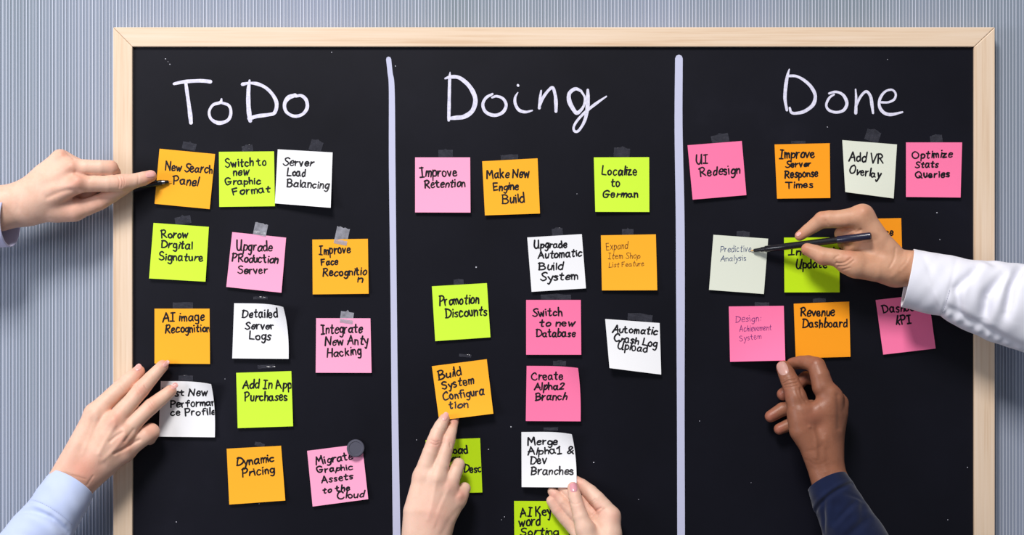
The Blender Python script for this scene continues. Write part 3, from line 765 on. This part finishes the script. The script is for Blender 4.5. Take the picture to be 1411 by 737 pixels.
def sleeve(root, rings, m, folds=(), noise=0.6, seed=1, seg=96, sub=10, name='sleeve', thick=1.2, lift=0.0, t0=0.0):
    """rings: (x, y, d, half width in view, half depth, lean); the tube runs from the rim to the elbow side.
    folds: (t0, th0, t1, th1, amp, width) - a ridge or groove drawn on the cloth, t in ring numbers, th in degrees (90 faces the room)"""
    R = np.array(rings, float)
    tt = []; 
    for i in range(len(R) - 1): tt += list(i + np.arange(sub) / sub)
    tt.append(len(R) - 1.0)
    C = catmull_t(R, tt)
    ax = np.gradient(C[:, :2], axis=0); ax /= np.linalg.norm(ax, axis=1)[:, None]
    rng = np.random.RandomState(seed); ph = rng.uniform(0, 6.28, 12)
    tg = np.array(tt)[:, None]; th = (2 * math.pi * np.arange(seg) / seg)[None, :]
    q = np.zeros((len(tt), seg)) + lift
    for (ta, ha, tb, hb, amp, w) in folds:
        X = tg * 30; Y = np.degrees(th) * 0.55
        x0, y0, x1, y1 = ta * 30, ha * 0.55, tb * 30, hb * 0.55
        L = (x1 - x0) ** 2 + (y1 - y0) ** 2 + 1e-6
        for off in (0, -198):
            tq = np.clip(((X - x0) * (x1 - x0) + (Y + off - y0) * (y1 - y0)) / L, 0, 1)
            dd = np.hypot(X - x0 - tq * (x1 - x0), Y + off - y0 - tq * (y1 - y0))
            q += amp * np.exp(-(dd / w) ** 2) * (0.35 + 0.65 * np.sin(math.pi * np.clip(.08 + tq * .84, 0, 1)))
    env = np.clip((tg - .2), 0, 1)
    q += noise * env * (np.sin(2.1 * tg + 2 * th + ph[0]) + .6 * np.sin(4.3 * tg - 3 * th + ph[1]) + .4 * np.sin(7.7 * tg + 5 * th + ph[2]))
    V = []
    for j in range(len(tt)):
        x, y, d, a, b, lean = C[j]
        e = ax[j]; pr = np.array([e[1], -e[0]])
        for k in range(seg):
            cs, sn = math.cos(th[0, k]), math.sin(th[0, k])
            off2 = pr * cs * (a + q[j, k]) + e * (-lean * sn)
            V.append(P(x + off2[0], y + off2[1], max(d + sn * (b + q[j, k]), 3)))
    F = []
    n = len(tt)
    for j in range(n - 1):
        for k in range(seg):
            F.append((j * seg + k, j * seg + (k + 1) % seg, (j + 1) * seg + (k + 1) % seg, (j + 1) * seg + k))
    o = mesh_obj(name, V, F, m, root, smooth=True)
    bm = bmesh.new(); bm.from_mesh(o.data); bmesh.ops.recalc_face_normals(bm, faces=bm.faces); bm.to_mesh(o.data); bm.free()
    so = o.modifiers.new('solidify', 'SOLIDIFY'); so.thickness = thick / 1000; so.offset = -1
    return o

def hem(parent, rings, t, m, th0=0, th1=360, r=0.35, lift=0.25, name='stitching'):
    """a line of stitches round the cloth at ring parameter t"""
    R = np.array(rings, float)
    C = catmull_t(R, [t])[0]; C2 = catmull_t(R, [min(t + .05, len(R) - 1)])[0]
    e = C2[:2] - C[:2]; e /= np.linalg.norm(e); pr = np.array([e[1], -e[0]])
    V = []; F = []
    x, y, d, a, b, lean = C
    for k in range(int(th0), int(th1), 5):
        for w in (0, 3.2):
            th = math.radians(k + w); cs, sn = math.cos(th), math.sin(th)
            for z in (-r, r):
                q = np.array([x, y]) + pr * cs * (a + lift) + e * (-lean * sn + z)
                V.append(P(q[0], q[1], d + sn * (b + lift)))
        n = len(V); F.append((n - 4, n - 3, n - 1, n - 2))
    return mesh_obj(name, V, F, m, parent)


def catmull_t(R, tt):
    q = np.vstack([2 * R[0] - R[1], R, 2 * R[-1] - R[-2]]); out = []
    for t in tt:
        i = min(int(t), len(R) - 2); f = t - i
        a, b, c, d = q[i], q[i + 1], q[i + 2], q[i + 3]
        out.append(0.5 * (2 * b + (c - a) * f + (2 * a - 5 * b + 4 * c - d) * f * f + (3 * b - a - 3 * c + d) * f ** 3))
    return np.array(out)

# ---- upper left: pointing hand with a pen
p1 = empty('person', 'pale hand reaching in from the upper left, index finger extended along a pen', 'person')
build_hand(p1,
    palm=[[(-75,288,62,24),(0,279,56,23),(36,272,50,21)], [(-75,296,62,25),(0,295,55,23),(38,290,48,19)],
          [(36,270,50,20),(62,242,52,17),(83,220,52,12.5)], [(38,276,52,19),(70,252,57,16),(97,231,58,12.5)],
          [(38,284,52,18),(75,268,58,16),(106,252,60,13)], [(38,290,46,18),(72,288,44,17),(102,290,40,14)]],
    fingers=[[(106,252,60,13.2),(125,253,56,11.2),(148,253,49,11.2),(166,252,42,11.8),(184,249.5,34,10.3),(198,246,27,9.6),(207.5,242.5,22,8.2)],
             [(97,231,57,12.8),(118,231,56,11),(138,231,52,10.4),(152,231.5,46,10.6),(157,238,34,9),(140,251,33,8.5),(118,268,31,8.5)],
             [(84,219,50,12),(112,231,42,10.5),(130,234,34,10),(132,242,22,9),(118,252,24,9),(106,267,25,11),(98,280,28,10)],
             ([(80,288,42,16),(102,289,41,13.5),(120,285,39,11.8),(138,278,36,11),(154,269,31,10.2),(168,261,28,9),(180,255,27,7.5)], 8)],
    skin=SK_PALE,
    relief=[([(98,229)],1.6,7),([(107,250)],1.8,8),([(84,213)],1.2,6),
            ([(91,208),(96,213),(101,218)],-.9,1.8),
            ([(104,238),(112,241),(124,243)],-1.3,3.2),([(60,262),(80,258),(100,256)],.6,5),([(60,248),(78,240),(92,232)],.5,5),
            ([(66,272),(85,264),(98,262),(108,265)],-.9,3.5),
            ([(163,244),(165,250),(164,258)],-.45,1.0),([(167,244),(169,250),(168,258)],-.45,1.0),([(171,245),(172,250),(171,256)],-.3,.9),
            ([(190,239),(191,246),(190,254)],-.3,.9),([(28,262),(26,275),(24,290)],-.25,3)],
    flush=[(107,248,12,.5),(98,228,10,.35),(86,212,8,.45),(167,251,9,.4),(208,244,11,.75),(155,228,9,.35),(100,282,25,.3),(140,280,18,.3)],
    nails=[(207.5,240.2,8,7,4.6,M_nail)])
sleeve(p1, [(14,304,54,36,34,-14),(-12,305,58,37,35,-12),(-50,306,62,39,36,-6),(-95,307,66,42,38,0),(-220,318,95,47,43,0),(-380,335,160,54,50,0)], M_shirt_lilac, noise=.4, seed=3)

# ---- lower left: hand with spread fingers, light blue sleeve
p2 = empty('person', 'pale hand in a light blue cuff, three spread fingers on notes at lower left', 'person')
build_hand(p2,
    palm=[[(48,735,66,19),(86,662,56,19.5),(112,612,54,17),(131,570,46,14)], [(56,745,64,22),(100,668,54,19),(132,622,56,16),(157,582,50,14)],
          [(60,745,62,22),(106,668,52,18),(142,628,54,16),(171,598,48,14)], [(62,745,60,22),(112,668,48,17),(148,640,46,15),(172,622,40,13)]],
    fingers=[[(131,570,46,14),(143,557,42,12.4),(154,546,37,11.6),(167,534,30,11.6),(180,522,23,10.4),(191,512,17,8.8)],
             [(157,582,50,14),(168,568,46,12),(180,554,40,11),(194,537,31,11.4),(208,521,23,9.8),(224,504,14,8.2)],
             [(171,598,48,14),(181,586,44,11.8),(194,573,37,10.8),(208,560,29,11),(221,550,21,9.8),(235,538.5,14,8.4)],
             [(172,622,40,13.5),(186,610,38,12.6),(200,600,33,12.4),(208,595,27,12),(206,604,14,9)]],
    skin=SK_PALE,
    relief=[([(157,579)],1.2,7),([(171,594)],1.0,6),([(132,570)],.7,7),([(176,618)],1.4,7),
            ([(158,586),(146,606),(136,625)],.7,3),([(172,600),(158,618),(142,634)],.6,3),([(134,575),(124,600),(114,625)],.5,3.5),
            ([(168,596),(160,601),(152,608)],-1.0,2.2),([(192,606),(182,611),(170,619),(158,625)],-1.2,2.2),([(184,592),(178,600),(172,608)],-.8,2.4),
            ([(199,531),(203,538)],-.4,1.0),([(188,532),(196,541)],-.4,1.0),([(186,535),(193,544)],-.35,.9),([(203,553),(210,564)],-.4,1.0),([(206,551),(213,562)],-.35,.9),
            ([(165,530),(172,540)],-.35,1.0),([(120,668),(128,656)],-.4,1.6),([(100,655),(118,660)],-.3,1.6),
            ([(140,640),(150,620)],-.5,5)],
    flush=[(160,578,12,.5),(195,538,10,.5),(209,560,9,.4),(192,508,9,.8),(226,500,9,.6),(238,535,8,.6),(208,592,12,.4),(172,612,14,.45),(120,650,22,.5),(105,640,20,.25)],
    nails=[(190.5,506,42,5.2,4.2,M_nail),(229,501,46,5.6,3.2,M_nail),(240.5,531.5,40,5,4,M_nail)])
RB = [(99,667,56,34,29,9),(86,688,59,37,32,9),(70,713,62,39,33,9),(50,742,66,43,36,8),(20,785,72,48,40,6),(-60,890,110,55,48,3),(-150,1010,180,60,54,0)]
sl = sleeve(p2, RB, M_shirt_blue, seed=5, noise=.5, sub=20, seg=160,
       folds=[(2.0,20,2.0,175,-1.6,3),(2.3,40,2.25,90,-4.5,4.5),(2.25,90,2.6,160,-4,5),(2.12,60,2.12,140,2.4,4),(2.7,60,2.6,130,4,8),(3.1,60,3.4,120,-3,7)])
hem(sl, RB, 1.93, M_stitch, 40, 165, r=.16, lift=.2)
# ---- bottom centre: hand pinching the Build System note
p3 = empty('person', 'fair hand rising from the bottom edge, two fingers on the Build System Configuration note', 'person')
build_hand(p3,
    palm=[[(566,850,60,27),(574,765,54,22),(574,705,50,18),(583,657,42,13.5)], [(585,850,60,27),(588,765,54,21),(592,705,54,17),(601,658,46,13.5)],
          [(590,765,50,20),(603,708,52,17),(617,672,42,13)], [(594,765,48,19),(612,714,46,16),(630,687,36,12.5)]],
    fingers=[[(583,657,42,13.5),(588,640,42,12.2),(593,624,41,11),(598.5,608,38,10.4),(602,597,34,9.4),(607,587,29,8.8),(612.5,577,24,7.4)],
             [(601,658,46,13.5),(607,642,42,11.6),(612,625,37,10.4),(617,607,30,10.2),(621,594,21,8.6),(626,581,8,6),(627,576,6.8,5.4)],
             [(617,672,42,13),(623,660,40,10.8),(628,648,34,9.8),(631.5,640,27,9),(629,650,13,8)],
             [(630,687,36,12.5),(636,680,34,9.8),(640,673,28,8.4),(638,682,13,7)]],
    skin=SK_PINK,
    relief=[([(584,656)],.5,7),([(602,658)],.6,7),([(618,670)],.8,6),([(634,683)],1.5,5),
            ([(601,662),(596,690),(590,715)],.45,3),([(617,676),(606,700),(598,725)],.45,3),([(610,684),(603,702),(600,725)],-.5,4),
            ([(594,606),(600,609),(605,608)],-.5,1.1),([(593,611),(600,613),(605,611)],-.5,1.1),([(602,588),(610,592)],-.3,1),
            ([(620,611),(621,616)],-.6,1.1),([(598,643),(595,652)],-.4,1.5),([(634,700),(620,716),(610,735)],-.5,4)],
    flush=[(600,610,9,.5),(613,573,7,.5),(626,580,7,.6),(635,682,9,.6),(618,606,8,.3),(618,668,10,.3),(600,710,24,.35)],
    nails=[(613.6,573.5,66,6,3.9,M_nail)])

# ---- bottom centre right: open hand, thumb on the Merge note
p4 = empty('person', 'fair hand at the bottom edge seen from the palm side, thumb holding the Merge note', 'person')
build_hand(p4,
    palm=[[(838,860,60,25),(838,775,50,20),(842,735,38,15),(841,712,32,13)], [(826,860,60,25),(826,775,48,20),(831,738,36,14),(828,718,28,12)],
          [(814,775,46,18),(818,748,34,13),(812,730,24,11)], [(808,775,42,17),(806,752,30,13),(802,742,20,10)],
          [(812,775,50,18),(812,750,50,15),(806,728,48,12.5)]],
    fingers=[[(841,711,32,13.5),(832,699,29,12),(823,688,26,11),(813,678,19,10.4),(802,668,11,8.4),(792,661,7.5,6.6)],
             [(826,716,26,12),(812,704,19,10),(800,693,16,9.4),(788,682,12,8.6),(776,672,8,7)],
             [(812,728,22,11),(799,716,16,9.4),(786,703,14,9),(775,691,12,8.8),(765,681,10,7.6),(761,677,8.5,6.6)],
             [(802,742,18,10),(789,726,13,9.2),(778,714,12,8.8),(768,702,11.5,8.4),(760,690,11,7.4)],
             ([(806,728,48,12.5),(800,712,46,10.6),(796,698,42,9.2),(792.5,685,37,9),(790.5,677,33,8.6),(789.5,671.5,30.5,7.6)],5)],
    skin=SK_PINK,
    relief=[([(828,700),(822,703),(816,710)],-.9,1.3),([(833,701),(827,706),(820,716)],-.5,1.2),([(820,688),(812,694)],-.4,1.1),([(822,690),(814,696)],-.3,1.0),
            ([(786,692),(792,695),(799,693)],-.3,1.2),([(775,694),(783,700)],-.3,1.1),([(786,716),(794,706)],-.2,1.2),([(840,722),(836,740)],.6,7)],
    flush=[(762,682,9,.55),(795,660,12,.4),(790,671,8,.45),(822,702,9,.4),(848,712,10,.3),(770,700,10,.3),(800,690,12,.2)],
    nails=[(790.3,671.3,97,6.6,5.3,M_nail_pink)])

# ---- right: writing hand in the white sleeve
p5 = empty('person', 'tan hand in a white shirt sleeve writing with a long pen, from the right edge', 'person')
build_hand(p5,
    palm=[[(1350,400,62.4,22),(1268,367,51.2,20),(1236,360,48,17),(1212,330,51.2,14),(1188,298,49.6,15)],
          [(1350,406,60.8,22),(1268,375,49.6,20),(1236,374,44.8,18),(1206,352,43.2,15),(1184,322,40,13)],
          [(1232,370,44.8,17),(1206,362,36.8,15),(1186,340,30.4,13)], [(1232,374,41.6,18),(1208,372,32,14),(1192,356,24,12)],
          [(1236,372,48,18),(1206,371,52.8,16.5),(1182,366,52.8,17),(1168,362,49.6,15)]],
    fingers=[([(1188,298,49.6,15.5),(1172,300,48,13),(1156,302,46.4,12.2),(1143,302,44,12),(1133,303,41.6,11.6),(1123,310,36.8,9.6),(1113,317,32.8,8.4),(1102,325,30,6.9)],7),
             [(1184,322,40,13),(1170,322,33.6,11),(1160,322,24,10),(1163,334,12.8,9),(1172,340,11.2,8)],
             [(1186,340,30.4,12),(1172,342,20.8,10),(1174,352,11.2,9)], [(1192,356,24,12),(1180,360,16,10),(1186,366,10.4,9)],
             ([(1176,364,53.6,16),(1158,357,52.8,12.5),(1146,354,51.2,11.4),(1134,353,48,12.2),(1124,348,44,10.4),(1112.5,343.5,40.8,8.6)],7)],
    skin=SK_TAN,
    relief=[([(1190,290)],1.4,8),([(1133,297)],.7,6),([(1165,309),(1150,308)],.4,4),
            ([(1177,318),(1168,315),(1160,317)],-.8,1.8),([(1186,317),(1176,322),(1168,326)],-.9,2),
            ([(1152,363),(1163,362),(1172,356)],-.9,1.4),([(1155,367),(1166,366),(1176,359)],-.7,1.2),([(1161,372),(1171,369)],-.5,1.2),
            ([(1156,352),(1150,356),(1153,362)],-.7,1.6),([(1172,350)],.9,8),
            ([(1234,342),(1232,356),(1226,368)],-.5,1.6),([(1252,346),(1249,360),(1240,370)],-.5,2.2),
            ([(1230,380),(1245,366),(1255,352)],.6,4),([(1225,330),(1212,352),(1196,362)],-.4,5),([(1138,304),(1141,310)],-.5,1.5)],
    flush=[(1102,325,9,.5),(1108,344,9,.6),(1133,296,9,.3),(1190,288,10,.25),(1165,315,12,.3),(1170,350,11,.45),(1130,360,9,.3)],
    nails=[(1100.5,322.6,212,3.6,2.6,M_nail)])
RW = [(1250.5,383,52.8,41,34.2,-3),(1278,389,55.2,41.5,35.15,-3),(1307,395,57.6,43,37.05,-2),(1340,406,60.8,50,39.9,0),(1375,415,64,55,43.7,0),(1411,424,67.2,59,45.6,0),(1470,440,73.6,62,47.5,0),(1580,468,95,66,54,0),(1740,515,160,72,60,0)]
PLEATS = [(2.2 + i * .2, 136 + i * 1.2, 2.12 + i * .2, 156 + i * .6, (.9 if i % 2 else -1.1), 2.0 + (i % 3) * .6) for i in range(16)]
sl5 = sleeve(p5, RW, M_shirt_white, seed=8, noise=.7, sub=22, seg=200,
       folds=[(2.85,42,2.3,88,-7,5.5),(2.3,88,2.75,128,-5,5.5),(2.55,60,2.75,110,2.6,6),(3.25,30,3.0,110,3,9),(3.95,48,3.55,86,-9,6),(3.55,86,3.65,122,-8,6),(4.05,60,4.0,120,4,8),
              (4.6,22,4.4,66,-11,5.5),(4.4,66,4.45,100,-9,5.5),(4.8,35,4.8,110,4,10),(2.0,0,2.0,180,-.9,3),(.5,40,1.3,100,-.9,4),(.9,60,1.9,120,-.9,4),(1.1,95,1.9,135,1.0,4),
              (3.2,10,3.6,28,-4,6),(2.1,128,5.2,150,-4,5)] + PLEATS)
hem(sl5, RW, 2.03, M_stitch, 95, 150, r=.25, lift=.3)

# ---- bottom right: brown hand in navy sleeve
p6 = empty('person', 'brown hand in a navy sleeve pinching the corner of a pink note at lower right', 'person')
build_hand(p6,
    palm=[[(1180,760,86,26),(1140,668,66,20),(1130,642,62,17.5),(1118,612,62,17),(1106,592,61,18),(1101,566,60,16),(1097,548,58,13)],
          [(1190,755,84,26),(1150,662,64,19),(1143,640,60,16.5),(1137,605,60,17),(1142,570,60,16),(1146,546,58,13.5)],
          [(1143,640,56,16),(1145,600,52,16),(1153,568,48,15),(1154,556,44,14)], [(1140,638,52,16),(1146,605,42,15),(1151,578,34,14)],
          [(1136,634,50,16),(1140,610,34,14),(1142,594,26,13)], [(1106,574,60,15),(1125,568,63,13),(1140,556,61,13)]],
    fingers=[[(1145,548,58,15),(1134,533,57,14.6),(1130,518,55,13.2),(1125,504,50,12),(1114,499.5,42,10),(1104,499,33,9),(1092,501,24,8.2)],
             [(1154,556,44,13),(1140,536,32,11),(1126,522,22,9.6),(1110,520,18,8.6),(1096,532,15,8.6),(1079,543,17,8.6)],
             [(1151,578,34,13),(1120,562,20,11),(1098,560,16,10),(1078,564,16,9.6),(1062,573.5,18,8.2)],
             [(1142,594,26,12),(1112,590,17,10),(1090,584,15,9),(1074,591,17,7.8)],
             ([(1097,548,58,13.6),(1093,536,55,12.6),(1088.5,525,51,12.2),(1084,515,45,11.4),(1079.8,506.5,40,10)],5)],
    skin=SK_DARK,
    relief=[([(1079,528),(1087,524),(1096,523)],-.8,1.1),([(1080,531),(1089,529),(1098,527)],-.8,1.0),([(1081,534),(1090,533),(1099,531)],-.6,1.0),([(1078,525),(1086,520),(1094,519)],-.5,.9),
            ([(1110,552),(1105,545),(1103,535)],-.9,1.6),([(1098,538),(1102,548),(1106,556)],-.4,2),([(1148,537)],1.0,8),([(1160,548),(1162,560)],.6,6),
            ([(1154,545),(1156,565),(1156,590)],-.9,3.5),([(1115.5,588)],.9,2.2),([(1120,590),(1124,605),(1125,630)],.7,3),([(1135,610),(1128,618),(1112,622)],-.25,3),
            ([(1112,634),(1126,640),(1142,634)],-.2,2.2),([(1138,600),(1134,625),(1138,650)],.4,4),([(1128,560),(1118,545)],.4,3),([(1113,519),(1117,521)],-.4,1.2)],
    flush=[(1078,505,10,.5),(1062,574,10,.8),(1077,543,8,.8),(1073,591,8,.8),(1108,521,8,.6),(1125,496,10,.2),(1120,575,14,.3)],
    nails=[(1078.4,507.5,112,9.4,7.4,M_nail_dark)])
RN = [(1140,664,68,29,29,8),(1150,685,72,33,32,8),(1162,709,76,36,34,7),(1176,737,82,40.5,38,5),(1200,785,90,46,42,3),(1255,890,125,53,48,0),(1325,1020,190,60,54,0)]
sl6 = sleeve(p6, RN, M_shirt_navy, seed=11, noise=.6, thick=1.6,
       sub=20, seg=140,
       folds=[(1.35,175,.85,20,-3,3.5),(1.15,170,.65,30,1.6,4),(1.3,120,2.4,155,-3,4),(1.3,100,2.3,130,2.2,5),(1.9,50,2.4,110,-3,4),(2.1,60,2.6,120,2.4,5),(2.8,40,3.1,110,-3.5,4),(1.4,60,1.9,20,-2.4,4),(2.0,30,2.8,60,-2,5)])
